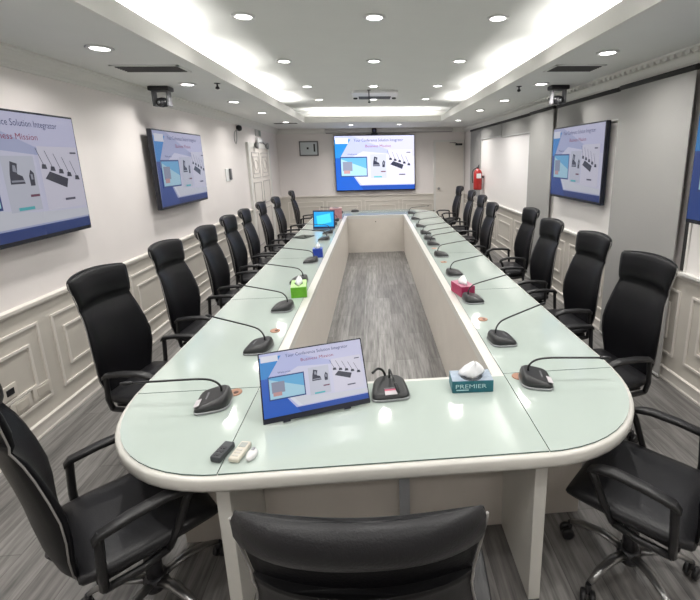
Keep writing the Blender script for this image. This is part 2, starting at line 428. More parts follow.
# ------------------------------------------------------------------ slide shown on the screens
def slide(w, h, k=1.0, variant=0):
    """returns a mesh builder of a lit slide in the XZ plane, facing -y, origin at its lower left"""
    b = MB()
    st = [0]
    def lay(): st[0] += 1; return -.0007 * st[0]
    nm = '_%d' % int(k * 100)
    def q(col, pts, name, s=1.0):
        b.use(emi(name + nm, col, k * s)); y = lay(); b.poly([(px * w, y, pz * h) for px, pz in pts])
    def r(col, x0, x1, z0, z1, name, s=1.0): q(col, [(x0, z0), (x1, z0), (x1, z1), (x0, z1)], name, s)
    LAV = (.62, .62, .92); WH = (.80, .80, .95)
    q_b, q_n = ((.01, .12, .62), (.01, .08, .45)) if k > .6 else ((.012, .065, .34), (.010, .045, .24))
    r((.56, .60, .93) if k > .6 else (.50, .54, .80), 0, 1, 0, 1, 'slide_lavender')
    q((.70, .70, .95), [(.22, 1), (1, 1), (1, .55), (.6, .78)], 'slide_pale')
    q((.76, .76, .96), [(.06, .5), (.35, .72), (1, .62), (1, .12), (.34, .12)], 'slide_paler')
    r(q_n, 0, 1, 0, .085, 'slide_navy')
    q(q_b, [(0, 0), (.34, 0), (.22, .26), (0, .26)], 'slide_blue')
    q(q_b, [(0, .26), (.22, .26), (.06, .52), (.06, .6), (0, .6)], 'slide_blue')
    q((.02, .28, .75), [(0, .6), (.06, .6), (.2, .94), (0, .94)], 'slide_azure')
    q((.85, .87, .98), [(.235, .27), (.27, .27), (.36, .1), (.32, .1)], 'slide_white')
    q((.85, .87, .98), [(.27, .27), (.6, .2), (1, .17), (1, .1), (.36, .1)], 'slide_whiteish', .9)
    r((.85, .9, .98), .01, .17, .86, .96, 'slide_white')
    b.use(emi('slide_ink' + nm, (.03, .05, .22), k * .8)); y = lay()
    text(b, 'Your Conference Solution Integrator', .24 * w, .895 * h, .075 * h, y, width=.62 * w)
    b.use(emi('slide_red' + nm, (.45, .04, .12), k * .8)); text(b, 'Business Mission', .38 * w, .79 * h, .07 * h, y, width=.32 * w)
    b.use(emi('slide_ink' + nm, (.03, .05, .22), k)); text(b, 'Welcome', .155 * w, .655 * h, .04 * h, y, width=.12 * w)
    # computer picture
    r((.02, .06, .25), .06, .40, .25, .62, 'slide_navy2')
    r((.15, .50, .85), .07, .39, .27, .60, 'slide_sky')
    q((.45, .75, .92), [(.07, .27), (.39, .27), (.39, .40), (.07, .58)], 'slide_skylight')
    r((.30, .33, .45), .09, .21, .36, .53, 'slide_greybox'); r((.62, .35, .35), .10, .18, .31, .37, 'slide_rust')
    # cameras
    r((.66, .68, .80), .44, .64, .22, .66, 'slide_card')
    D = (.03, .035, .07)
    q(D, [(.47, .44), (.56, .44), (.55, .5), (.52, .52), (.53, .6), (.49, .62), (.475, .52)], 'slide_dark')
    q(D, [(.59, .42), (.62, .42), (.625, .52), (.605, .55), (.59, .5)], 'slide_dark')
    G_ = (.35, .37, .46)
    q(G_, [(.495, .54), (.52, .53), (.515, .585), (.5, .59)], 'slide_lens'); q(G_, [(.60, .47), (.613, .47), (.613, .51), (.60, .515)], 'slide_lens')
    q(G_, [(.475, .455), (.555, .455), (.55, .47), (.475, .47)], 'slide_lens')
    for i in range(3): q(G_, [(.705 + .045 * i, .478 - .02 * i), (.735 + .045 * i, .503 - .02 * i), (.742 + .045 * i, .498 - .02 * i), (.712 + .045 * i, .472 - .02 * i)], 'slide_lens')
    r((.20, .06, .12), .57, .63, .33, .35, 'slide_dark2'); r((.10, .55, .62), .48, .58, .23, .255, 'slide_teal')
    # conference set
    r((.80, .78, .93), .67, .97, .2, .74, 'slide_card2')
    q(D, [(.69, .47), (.73, .53), (.86, .46), (.84, .38)], 'slide_dark')
    for i in range(5):
        cx, cz = .695 + .058 * i, .575 - .018 * i * (1 + i * .12)
        q(D, [(cx - .018, cz - .02), (cx + .02, cz - .025), (cx + .014, cz + .015), (cx - .012, cz + .018)], 'slide_dark')
        q(D, [(cx, cz), (cx + .004, cz), (cx - .036, cz + .15), (cx - .04, cz + .15)], 'slide_dark')
    r((.08, .08, .14), .80, .88, .27, .29, 'slide_dark3'); r((.08, .08, .14), .9, .95, .68, .695, 'slide_dark3')
    return b
def television(name, label, W, Hh, loc, rz, k, th=.05, gap=.05, group=None, cat='television'):
    t = thing(name, label, cat, loc, rz, group)
    MB().use(SCRB).box(-W / 2, W / 2, 0, th, 0, Hh, .008).build('casing', t)
    s = slide(W - .03, Hh - .045, k).build('screen_picture', t, recalc=False); s.location = (-W / 2 + .015, -.0005, .03)
    if gap: MB().use(DARKM).box(-W * .25, W * .25, th, th + gap, Hh * .25, Hh * .75).build('wall_bracket', t)
    return t
television('wall_screen', 'large wall screen showing a slide on the far wall under the raised ceiling', 2.02, 1.38, (.065, YF - .11, 1.03), 0, 1.15, .06, .05)
television('wall_screen', 'wall screen nearest the camera on the left wall, cut by the frame', 1.30, .84, (XL + .11, 2.85, 1.34), PI / 2, .42, .05, .06)
television('wall_screen', 'second wall screen on the left wall, beyond the nearest one', 1.28, .84, (XL + .12, 5.27, 1.34), PI / 2, .42, .05, .07)
television('wall_screen', 'second wall screen on the right wall between two grey blinds', 1.22, .83, (XR - .11, 4.68, 1.335), -PI / 2, .42, .05, .048)
television('wall_screen', 'wall screen nearest the camera on the right wall, mostly cut by the frame', 1.25, .84, (XR - .11, 2.26, 1.345), -PI / 2, .42, .05, .048)
# webcam and slim housing above the far screen
t = thing('video_camera', 'small black video camera above the far wall screen', 'camera', (.065, YF - .19, 2.42))
MB().use(BLACK).box(-.08, .08, -.05, .18, 0, .03, .006).build('base', t); MB().use(BLACK).box(-.06, .06, -.06, .05, .03, .15, .02).build('camera_head', t)
MB().use(mat('lens_glass', (.1, .1, .2), .1)).lathe([(.03, -.061), (.028, -.075), (.002, -.076)], (0, 0, .09), axis='y').build('lens', t)
t = thing('projector_screen', 'long slim retracted projector screen housing above the far wall screen', 'projector screen', (.45, YF - .02, 2.45))
MB().use(mat('housing', (.55, .53, .52), .5)).box(-1.6, 1.6, -.1, 0, .045, .13, .01).build('housing', t)
MB().use(mat('housing_lip', (.22, .21, .22), .5)).box(-1.58, 1.58, -.085, -.06, .03, .045).build('pull_bar', t)
t.location.z = 2.43 + .0
# wall panel
t = thing('wall_monitor', 'small framed touch panel on the far wall left of the big screen', 'wall panel', (-1.58, YF - .001, 1.93))
MB().use(mat('panel_frame', (.12, .12, .125), .4)).box(-.235, .235, -.035, 0, 0, .36, .006).build('frame', t)
MB().use(mat('panel_face', (.52, .56, .58), .3)).box(-.205, .205, -.038, -.0351, .03, .33).build('face', t)
b = MB().use(BLACK).box(.12, .16, -.041, -.0381, .10, .29).box(-.05, .0, -.041, -.0381, .16, .21); b.build('controls', t)
# sign and emergency light above left door
t = thing('emergency_light', 'twin headed emergency light above the white left door', 'emergency light', (XL, 9.2, 2.2))
MB().use(WHITEP).box(0, .06, -.18, .18, .0, .09, .008).build('housing', t)
for s in (-1, 1):
    h = MB().use(mat('lamp_head', (.2, .2, .2), .4)).lathe([(.03, 0), (.065, .03), (.07, .06), (.02, .062)], (.05, s * .42, -.06), axis='x').build('lamp_head', t)
    MB().use(DARKM).tube([(.03, s * .17, .04), (.05, s * .42, -.04)], .008).build('lamp_arm', t)
t = thing('door_sign', 'small grey sign above the white left door', 'sign', (XL, 9.25, 2.33))
MB().use(mat('sign_frame', (.45, .45, .43), .5)).box(0, .015, -.2, .2, 0, .13).build('board', t)
MB().use(mat('sign_face', (.22, .27, .24), .5)).box(.015, .018, .02, .18, .015, .115).build('pictogram_panel', t)
t = thing('dome_camera', 'small black ball camera with looped cable high on the left wall', 'camera', (XL, 7.85, 2.4))
MB().use(BLACK).lathe([(.005, .0), (.04, .012), (.055, .05), (.04, .088), (.005, .1)], axis='x', n=14).build('ball', t)
MB().use(mat('cable_grey', (.4, .4, .4), .5)).tube(catmull([(.03, -.03, -.02), (.01, -.14, -.08), (.01, -.19, -.2), (.01, -.12, -.27), (.01, -.05, -.18), (.01, -.02, -.02)]), .006, 6).build('cable', t)
t = thing('wall_phone', 'small grey handset mounted on the left wall beyond the second screen', 'wall phone', (XL, 7.17, 1.52))
MB().use(WHITEP).box(0, .015, -.13, .1, .0, .2, .004).build('plate', t); MB().use(mat('handset', (.13, .13, .14), .4)).box(.016, .05, .0, .06, .02, .2, .008).build('handset', t)
# sockets on the left wainscot
SOCK = mat('socket_plate', (.66, .62, .56), .4)
for y, z, l, dk in ((2.575, .385, 'grey wall plate with a dark network socket low on the left wall', 1), (2.66, .255, 'plain socket plate low on the left wall, nearer of the pair', 0), (2.84, .262, 'plain socket plate low on the left wall, farther of the pair', 0)):
    t = thing('wall_socket', l, 'socket', (XL + .001, y, z))
    MB().use(SOCK).box(0, .012, -.08, .08, 0, .09, .003).build('plate', t)
    if dk: MB().use(BLACK).box(.012, .016, -.005, .05, .025, .065).build('jack', t)
    else: MB().use(mat('rocker', (.56, .52, .46), .4)).box(.0121, .017, -.05, .05, .015, .075, .003).build('rocker', t)
# fire extinguisher
t = thing('fire_extinguisher', 'red fire extinguisher hung on the right wall before the white window', 'fire extinguisher', (XR - .14, 9.0, 1.14))
MB().use(RED).lathe([(.02, 0), (.085, .005), (.09, .03), (.09, .36), (.07, .41), (.025, .44), (.022, .46)], n=20).build('cylinder', t)
MB().use(BLACK).box(-.02, .02, -.03, .03, .46, .49, .004).tube([(0, -.02, .48), (0, -.09, .53)], .01).tube([(0, -.02, .47), (0, -.09, .49)], .008).build('valve_handle', t)
MB().use(BLACK).tube(catmull([(-.02, 0, .47), (-.1, 0, .42), (-.12, 0, .3), (-.105, 0, .15)]), .01).build('hose', t)
MB().use(PAPER).box(-.05, .05, -.094, -.088, .25, .35).build('paper_label', t)
MB().use(DARKM).box(.088, .14, -.03, .03, .25, .3).build('wall_bracket', t)

# ------------------------------------------------------------------ conference table
TC, HW = .02, 1.215     # centre line, half width
Y0, Y1 = 1.315, 9.12
def sup(cx, cy, a, bb, q, k=14, e=2.25):
    out = []
    for i in range(k + 1):
        t = PI / 2 * i / k; c, s = math.cos(t) ** (2 / e), math.sin(t) ** (2 / e)
        out.append((c, s))
    return out
def outline(inset=0):
    a, bb = .64 - inset, .72 - inset; pts = []
    xl, xr = TC - HW + inset, TC + HW - inset; y0, y1 = Y0 + inset, Y1 - inset
    q = sup(0, 0, 1, 1, 0)
    pts += [(xr - a + a * c, y0 + bb - bb * s) for c, s in q[::-1]]
    pts += [(xr - a + a * c, y1 - bb + bb * s) for c, s in q]
    pts += [(xl + a - a * c, y1 - bb + bb * s) for c, s in q[::-1]]
    pts += [(xl + a - a * c, y0 + bb - bb * s) for c, s in q]
    return pts
OX0, OX1, OY0, OY1 = TC - .555, TC + .555, 1.93, 8.27
table = thing('conference_table', 'long white ring-shaped conference table with pale green glass top and open centre', 'table', (TC, 5.2, 0))
def T(mb, name, par=table):
    o = mb.build(name, par); o.matrix_parent_inverse = Matrix.Translation((-TC, -5.2, 0)) if par is table else Matrix.Identity(4); return o
def ring_slab(mb, o_in, levels, hole):
    """slab with rounded outer edge and rectangular hole; levels = (inset, z) from bottom to top outer edge"""
    rings = []
    for ins, z in levels: rings.append([(x, y, z) for x, y in outline(ins)])
    mb.loft(rings, caps=False)
    hx0, hx1, hy0, hy1 = hole
    # top and bottom faces by projecting the outer ring onto the hole
    for ins, z in (levels[0], levels[-1]):
        O = outline(ins); n_ = len(O)
        Hh = []
        for x, y in O:
            Hh.append((min(max(x, hx0), hx1), min(max(y, hy0), hy1)))
        vo = [mb._v((x, y, z)) for x, y in O]; cache = {}
        def hv(p):
            if p not in cache: cache[p] = mb._v((*p, z))
            return cache[p]
        for i in range(n_):
            j = (i + 1) % n_
            vs = [vo[i], vo[j], hv(Hh[j])]
            if Hh[i] != Hh[j]: vs.append(hv(Hh[i]))
            mb.face(vs)
    z0, z1 = levels[0][1], levels[-1][1]
    c = [(hx0, hy0), (hx1, hy0), (hx1, hy1), (hx0, hy1)]
    mb.loft([[(x, y, z0) for x, y in c], [(x, y, z1) for x, y in c]], caps=False, smooth=False)
b = MB().use(TABW)
ring_slab(b, None, [(.02, .686), (.004, .69), (0, .70), (0, .735), (.006, .742), (.016, .744)], (OX0, OX1, OY0, OY1))
T(b, 'tabletop')
# glass sheets: wings in lengths, near and far crosspieces
def glass_from(pts):
    b = MB().use(GLASSE).loft([[(x, y, .7442) for x, y in pts], [(x, y, .750) for x, y in pts]], caps=False, smooth=False)
    b.use(GLASS).poly([(x, y, .750) for x, y in pts]); return T(b, 'glass_sheet')
GI = .02
OL = outline(GI)
xg0, xg1 = TC - .612, TC + .612
J = [1.925, 3.32, 4.72, 6.12, 7.5, 8.34]
g = .0022
def wing(sgn, ya, yb):
    xi = TC + sgn * .612; side = [p for p in OL if (p[0] - TC) * sgn > .612 + 1e-4 and ya + g < p[1] < yb - g]
    side = sorted(side, key=lambda p: p[1])
    xo = TC + sgn * (HW - GI)
    def xat(y):
        pts = sorted([p for p in OL if (p[0] - TC) * sgn > .5], key=lambda p: p[1])
        for p, q_ in zip(pts, pts[1:]):
            if p[1] <= y <= q_[1] and q_[1] > p[1]: return p[0] + (q_[0] - p[0]) * (y - p[1]) / (q_[1] - p[1])
        return xo
    lo, hi = max(ya, Y0 + GI), min(yb, Y1 - GI)
    pts = [(xi + sgn * g, lo + g)] 
    if ya > Y0 + GI: pts.append((xat(lo + g), lo + g))
    pts += side
    if yb < Y1 - GI: pts.append((xat(hi - g), hi - g))
    pts.append((xi + sgn * g, hi - g))
    return glass_from(pts)
for sgn in (-1, 1):
    bounds = [Y0] + J + [Y1]
    for ya, yb in zip(bounds, bounds[1:]): wing(sgn, ya, yb)
glass_from([(xg0 + g, Y0 + GI + .003), (xg1 - g, Y0 + GI + .003), (xg1 - g, 1.90), (xg0 + g, 1.90)])
glass_from([(xg0 + g, 8.34), (xg1 - g, 8.34), (xg1 - g, Y1 - GI - .003), (xg0 + g, Y1 - GI - .003)])
# inner opening walls
T(MB().use(TABB).box(OX0 - .03, OX0 - .001, OY0 - .02, OY1 + .02, 0, .686), 'inner_panel')
T(MB().use(TABB).box(OX1 + .001, OX1 + .03, OY0 - .02, OY1 + .02, 0, .686), 'inner_panel')
T(MB().use(TABB).box(OX0, OX1, OY1 + .001, OY1 + .03, 0, .686).use(BLACK).lathe([(.012, OY1 + .001), (.012, OY1 - .002)], (TC, 0, .62), axis='y', n=12), 'inner_panel')
T(MB().use(TABB).box(OX0, OX1, OY0 - .031, OY0 - .001, 0, .686), 'inner_panel')
T(MB().use(STRUT).box(.075, .125, 1.72, 1.749, 0, .685), 'strut')
T(MB().use(TABB).box(-.57, .595, 1.75, 1.775, 0, .686), 'modesty_panel')
# near legs (cross panels) and outer panels of the wings
for x in (-.617, .60): T(MB().use(TABW).box(x + TC - .025, x + TC + .025, 1.37, OY0 - .02, 0, .686, .003), 'leg')
for x in (-.575, .575): T(MB().use(TABW).box(x + TC - .022, x + TC + .022, OY1 + .04, 9.0, 0, .686, .003), 'leg')
for sgn in (-1, 1):
    T(MB().use(TABB).box(*sorted((TC + sgn * .60, TC + sgn * 1.0)), 1.79, 1.82, 0, .686), 'modesty_panel')
    T(MB().use(TABB).box(*sorted((TC + sgn * .97, TC + sgn * 1.0)), 1.825, 8.6, 0, .686), 'modesty_panel')
# brown cable grommets let into the glass edge
for x, y in ((-.70, 1.885), (-.672, 2.63), (.70, 1.885), (.716, 2.66), (-.7, 3.9), (.72, 4.3), (.72, 5.0), (-.75, 5.2)):
    o = T(MB().use(BROWN).lathe([(.034, .7502), (.034, .753), (.026, .755), (.001, .755)], (x, y, 0), n=18).use(BROWND).lathe([(.012, .7551), (.011, .7565), (.001, .7565)], (x + .008, y - .006, 0), n=10), 'cable_grommet')
    o['label'] = 'brown round cable cap'

# ------------------------------------------------------------------ chairs
def make_chair():
    t = thing('office_chair', None, 'chair')
    # backrest profile rows: z, y centre, half width, thickness, wrap
    rows = [(0.44, -0.245, 0.165, 0.035, 0.01), (0.5, -0.270, 0.192, 0.05, 0.02), (0.58, -0.285, 0.218, 0.062, 0.03), (0.66, -0.292, 0.232, 0.07, 0.04), (0.74, -0.300, 0.234, 0.07, 0.045),
            (0.82, -0.314, 0.225, 0.066, 0.045), (0.9, -0.332, 0.210, 0.058, 0.045), (0.96, -0.349, 0.200, 0.046, 0.045), (0.995, -0.362, 0.197, 0.024, 0.045), (1.015, -0.370, 0.197, 0.018, 0.045),
            (1.035, -0.367, 0.199, 0.046, 0.045), (1.07, -0.371, 0.204, 0.066, 0.045), (1.12, -0.377, 0.211, 0.062, 0.045), (1.16, -0.382, 0.216, 0.052, 0.045), (1.185, -0.385, 0.217, 0.04, 0.045), (1.197, -0.388, 0.213, 0.022, 0.045)]
    NU = 16
    def xy(r, u):
        z, yc, hw, th, wr = r
        e = abs(u) ** 2
        return hw * u, yc + wr * e * 1.1, z + (.018 if z > 1.1 else .010 if z > 1.03 else 0) * (1 - e) - .004
    def rowpts(i, u):
        z, yc, hw, th, wr = rows[i]; x, y, zz = xy(rows[i], u)
        edge = (1 - abs(u) ** 6)
        return (x, y + th * (.32 + .68 * edge) * .55, zz), (x, y - th * (.32 + .68 * edge) * .45, zz)
    us = [-1 + 2 * k / NU for k in range(NU + 1)]
    def panel(front, lo=0, hi=len(rows)):
        b = MB().use(LEATH if front else SHELL); rings = []
        for i in range(lo, hi):
            A = [rowpts(i, u)[0 if front else 1] for u in us]
            Bk = [xy(rows[i], u) for u in us]
            rings.append(A + Bk[::-1])
        b.loft(rings)
        return b
    cush = panel(True).build('backrest', t)
    panel(False, 0, 11).build('back_shell', t)
    # padded roll that wraps over the top and hangs behind the shell
    b = MB().use(LEATH2); rings = []
    for z_, o, hs in ((1.112, .022, .97), (1.118, .032, .985), (1.13, .040, 1.0), (1.15, .043, 1.0), (1.17, .040, 1.0), (1.188, .032, .998), (1.199, .020, .99), (1.205, .005, .98)):
        r = min(rows, key=lambda q_: abs(q_[0] - z_)); rr = (z_, -.369 - (z_ - 1.04) * .13, r[2] * hs, 0, .045)
        P_ = [xy(rr, u) for u in us]
        rings.append([(x, y - o * (.30 + .70 * (1 - abs(u) ** 4)), z) for (x, y, z), u in zip(P_, us)] + [(x, y - .001, z) for x, y, z in P_[::-1]])
    b.loft(rings).build('headrest_roll', t)
    # light piping round the edge
    L = [xy(r, -1.0) for r in rows]; Rr = [xy(r, 1.0) for r in rows]
    for P in (L, Rr):
        MB().use(PIPE).tube([(x * 1.012, y - .004, z) for x, y, z in P[:-1]], .0030, 6).build('piping', t)
    
    # seat: rounded cushion with waterfall front
    b = MB().use(LEATH2); rings = []
    prof = [(-.245, .02, .0, .9), (-.235, .055, .008, .97), (-.15, .07, .0, 1), (0, .075, -.006, 1), (.08, .076, -.002, 1), (.14, .074, -.008, .99), (.185, .064, -.018, .97), (.212, .045, -.028, .94), (.222, .02, -.034, .90)]
    for y, th, dz, sc_ in prof:
        hw = (.232 + .015 * math.sin((y + .25) / .5 * PI)) * sc_; ring = []
        for k in range(20):
            a = 2 * PI * k / 20; c, s = math.cos(a), math.sin(a)
            x = hw * math.copysign(abs(c) ** .45, c); z = th * .5 * math.copysign(abs(s) ** .6, s)
            ring.append((x, y, .462 + dz + z + .008 * (x / .24) ** 2))
        rings.append(ring)
    b.loft(rings); b.build('seat', t)
    MB().use(SHELL).box(-.2, .2, -.2, .2, .405, .432, .01).build('seat_pan', t)
    MB().use(DARKM).box(-.07, .07, -.15, .12, .36, .405, .01).tube([(0, -.1, .385), (0, -.25, .395), (0, -.30, .48)], [.03, .03, .02], 8, .5).build('tilt_mechanism', t)
    # arms: closed angular loops
    for s in (-1, 1):
        x = s * .262
        lp = [(x - s * .02, -.185, .42), (x, -.185, .50), (x, -.175, .635), (x, .125, .635), (x - s * .0, .092, .60), (x - s * .01, .055, .50), (x - s * .03, .02, .42)]
        arm = MB().use(ARM).tube([lp[0], lp[1], lp[2], (x, -.165, .655)], .015, 6).build('armrest', t)
        MB().use(ARM).tube([(x, .11, .63), lp[4], lp[5], lp[6]], .015, 6).build('arm_strut', arm)
        MB().use(ARM).tube([lp[0], (x - s * .03, -.07, .405), lp[6]], .015, 6).build('arm_strut', arm)
        b = MB().use(ARM)
        rings = []
        for (yy, zz, hw_, th_) in ((-.195, .630, .014, .02), (-.175, .647, .021, .026), (-.08, .660, .024, .026), (.03, .663, .025, .026), (.08, .652, .023, .026), (.115, .636, .018, .022), (.125, .62, .01, .014)):
            rings.append([(x + hw_ * math.copysign(abs(math.cos(a)) ** .5, math.cos(a)), yy, zz + th_ / 2 * math.copysign(abs(math.sin(a)) ** .5, math.sin(a))) for a in [2 * PI * k / 12 for k in range(12)]])
        b.loft(rings).build('arm_pad', arm)
    # column and star base
    MB().use(DARKM).lathe([(.032, .10), (.032, .24), (.022, .245), (.022, .36)], n=14).build('gas_column', t)
    base = MB().use(DARKM).lathe([(.045, .07), (.05, .09), (.045, .125), (.03, .13)], n=16).build('star_base', t)
    for k in range(5):
        a = 2 * PI * k / 5 + PI / 2; c, s = math.cos(a), math.sin(a)
        MB().use(CHROME).tube([(c * r, s * r, z) for r, z in ((.03, .11), (.12, .125), (.20, .115), (.26, .088))], [.024, .022, .018, .014], 8, .6).build('base_arm', base)
        b = MB().use(BLACK); M0 = Matrix.Translation((c * .265, s * .265, 0)) @ Matrix.Rotation(a + .7, 4, 'Z')
        b.M = M0
        for q_ in (-1, 1): b.lathe([(.008, q_ * .008), (.03, q_ * .008), (.03, q_ * .026), (.02, q_ * .03)], (.012, 0, .03), n=14, axis='y')
        b.tube([(0, 0, .085), (0, 0, .05), (.012, 0, .04)], .012, 8)
        b.build('caster', base)
    return t
CH = make_chair()
GL, GRR = 'black chairs along the left side of the table', 'black chairs along the right side of the table'
D = math.radians
# x, y of the chair's base, direction it faces in degrees from +x
def put(x, y, deg, label, group, first=[True]):
    rz = D(deg) - PI / 2
    if first[0]:
        CH.location = (x, y, 0); CH.rotation_euler = (0, 0, rz); CH['label'] = label; CH['group'] = group; first[0] = False; return CH
    return dup(CH, (x, y, 0), rz, label, group)
put(-.985, 1.525, 42, 'black leather chair at the near left corner, its back cut by the left frame edge', GL)
LY = [(-1.36, 2.56, -9), (-1.35, 3.43, -5), (-1.330, 4.25, 0), (-1.370, 5.05, 0), (-1.370, 5.72, 3), (-1.390, 6.65, 2), (-1.370, 7.55, 0), (-1.350, 9.0, 4)]
NL = ['second', 'third', 'fourth', 'fifth', 'sixth', 'seventh', 'eighth', 'last and farthest']
for (x, y, a), nn in zip(LY, NL): put(x, y, a, 'black high-backed chair, %s from the near end along the left wall' % nn, GL)
put(1.085, 1.455, 132, 'black leather chair at the near right corner, its back cut by the right frame edge', GRR)
RY = [(1.385, 2.40, 190), (1.45, 3.22, 186), (1.430, 4.02, 184), (1.570, 4.98, 182), (1.330, 5.62, 180), (1.490, 6.85, 180), (1.530, 7.9, 180), (1.550, 9.2, 184)]
RY[-4:] = [(1.290, 5.72, 180), (1.450, 6.9, 180), (1.520, 7.95, 180), (1.550, 9.2, 184)]
for (x, y, a), nn in zip(RY, NL): put(x, y, a, 'black high-backed chair, %s from the near end along the blinds on the right' % nn, GRR)
head = put(-.025, 1.01, 86, 'black chair with its back to the camera at the near end of the table', 'black chair at the table head')
head.scale = (1.11, 1, 1)

# ------------------------------------------------------------------ gooseneck microphones
def mic_base(t):
    def ol(s, dx=0): return [(dx + s * .088 * math.copysign(abs(math.cos(a)) ** .48, math.cos(a)) * (1 - .18 * math.sin(a)), s * .077 * math.copysign(abs(math.sin(a)) ** .5, math.sin(a))) for a in [2 * PI * k / 24 for k in range(24)]]
    MB().use(MICR).loft([[(x, y, z) for x, y in ol(s)] for s, z in ((.97, 0), (1.0, .004), (1.0, .010), (.97, .013))]).build('foot_rim', t)
    b = MB().use(MICG); rings = []
    for s, f in ((.97, 0), (.94, .45), (.86, .8), (.72, 1.0)):
        rings.append([(x, y - .012 * (1 - s), .013 + f * (.030 - .26 * min(0, y) * 0 + .30 * (-y))) if False else (x, y, .013 + f * max(.014, .036 + .27 * y)) for x, y in ol(s)])
    b.loft(rings).build('body', t)
def mic(x, y, rz_base, neck_dir, label, group=None, reach=.5, lab=False, up=.1, pts=None, ztip=.0):
    """base faces its local -y (towards the speaker); neck_dir: world angle of the gooseneck"""
    t = thing('gooseneck_microphone', label, 'microphone', (x, y, .7503), rz_base, group)
    mic_base(t)
    MB().use(mat('mic_buttons', (.12, .12, .13), .4)).box(-.03, .03, -.031, -.022, .034, .0435, .002).build('button_row', t)
    if lab:
        b = MB().use(LABEL); b.M = Matrix.Translation((0 if lab == 2 else .045 * lab, -.058, .0365)) @ Matrix.Rotation(D(15), 4, 'X')
        b.box(-.028, .028, -.012, .012, -.001, .002)
        if lab == 2: b.use(LABELR).box(-.028, .028, .0125, .022, -.001, .002)
        b.build('paper_label', t)
    if pts is None:
        a = neck_dir - rz_base; c, s = math.cos(a), math.sin(a); o = Vector((0, .035, .035))
        if lab == 'x': pass
        ctrl = [o, o + Vector((0, 0, up * .55)), o + Vector((c * .03, s * .03, up * .9)), o + Vector((c * .09, s * .09, up * 1.03)),
                o + Vector((c * reach * .6, s * reach * .6, up * 1.0 + ztip * .6)), o + Vector((c * reach, s * reach, up * .95 + ztip))]
    else:
        Mi = (Matrix.Translation((x, y, .7503)) @ Matrix.Rotation(rz_base, 4, 'Z')).inverted(); ctrl = [Mi @ Vector(p) for p in pts]
    cv = catmull(ctrl, 6)
    nk = MB().use(BLACK).tube(cv, .005, 7).lathe([(.011, ctrl[0].z - .012), (.009, ctrl[0].z + .014), (.005, ctrl[0].z + .018)], (ctrl[0].x, ctrl[0].y, 0), n=10).build('gooseneck', t)
    e = cv[-1]; d_ = (cv[-1] - cv[-2]).normalized()
    MB().use(BLACK).tube([e - d_ * .01, e, e + d_ * .03, e + d_ * .045], [.006, .009, .009, .005], 8).build('mic_capsule', nk)
    return t
GM, GN = 'gooseneck microphones along the left wing', 'gooseneck microphones along the right wing'
LM = [1.80, 2.36, 3.04, 3.75, 4.5, 5.78, 6.3, 7.1, 7.55, 8.6]
for i, yy in enumerate(LM):
    nd = D(178) if i == 0 else D(145)
    who = ORD[i] if i else 'nearest'
    mic(-.765 if i == 0 else -.705, yy, -PI / 2 + D(8 if i == 0 else -6), nd, 'dark gooseneck desk microphone, %s one on the left wing of the table' % who, GM, reach=.40 if i == 0 else .5, lab=(1 if i == 0 else 0), up=.085)
RM = [1.83, 2.30, 3.04, 3.79, 4.58, 5.2, 5.58, 6.0, 6.65, 7.5, 8.3]
for i, yy in enumerate(RM):
    nd = D(-3) if i == 0 else D(37)
    mic(.765 if i == 0 else .735, yy, PI / 2 + D(-10 if i == 0 else 6), nd, 'dark gooseneck desk microphone, %s one on the right wing of the table' % ORD[i], GN, reach=.36 if i == 0 else .5, lab=(-1 if i == 0 else 0), up=.085)
mic(.045, 1.80, D(4), -PI / 2, 'dark gooseneck microphone with red and white label at the near table head', lab=2,
    pts=[(.045, 1.84, .79), (.045, 1.84, .84), (.047, 1.82, .862), (.056, 1.78, .855), (.07, 1.74, .83)])
mic(-.40, 8.8, PI, PI / 2, 'dark desk microphone on the far crosspiece of the table', reach=.12, up=.03)

# ------------------------------------------------------------------ monitor on the near crosspiece
BL = Vector((-.49, 1.585, .759)); BR = Vector((-.045, 1.705, .759)); W = (BR - BL).length
ang = math.atan2(BR.y - BL.y, BR.x - BL.x)
t = thing('portable_monitor', 'thin portable monitor showing a slide, leaning back on the near table head', 'monitor', BL, ang)
tilt = D(-30); Hm = .30
piv = bpy.data.objects.new
b = MB(); b.M = Matrix.Rotation(tilt, 4, 'X')
b.use(SCRB).box(0, W, 0, .010, .006, Hm, .003)
b.build('casing', t)
s = slide(W - .012, Hm - .034, .62); bmesh.ops.transform(s.bm, matrix=Matrix.Rotation(tilt, 4, 'X') @ Matrix.Translation((.006, -.0004, .028)), verts=s.bm.verts); s.build('screen_picture', t, recalc=False)
b = MB().use(SCRB); b.M = Matrix.Rotation(tilt, 4, 'X'); b.box(.08, .11, .0, .012, .0, .008).box(W - .12, W - .09, .0, .012, .0, .008); b.build('rubber_foot', t)
b = MB().use(BLACK); top = Matrix.Rotation(tilt, 4, 'X') @ Vector((0, .011, Hm * .75))
b.poly([(W * .3, top.y, top.z), (W * .7, top.y, top.z), (W * .75, top.y + .12, .001), (W * .25, top.y + .12, .001)]).poly([(W * .3, top.y + .003, top.z), (W * .25, top.y + .123, .001), (W * .75, top.y + .123, .001), (W * .7, top.y + .003, top.z)])
b.build('kickstand', t)
c = MB().use(BLACK).tube(catmull([(-.035, 1.80, .86), (-.01, 1.83, .865), (.015, 1.855, .84), (.03, 1.865, .79), (.035, 1.86, .765)]), .006).build('monitor_cable')
tag(c, 'thick black cable running from the portable monitor to the near microphone', 'cable')

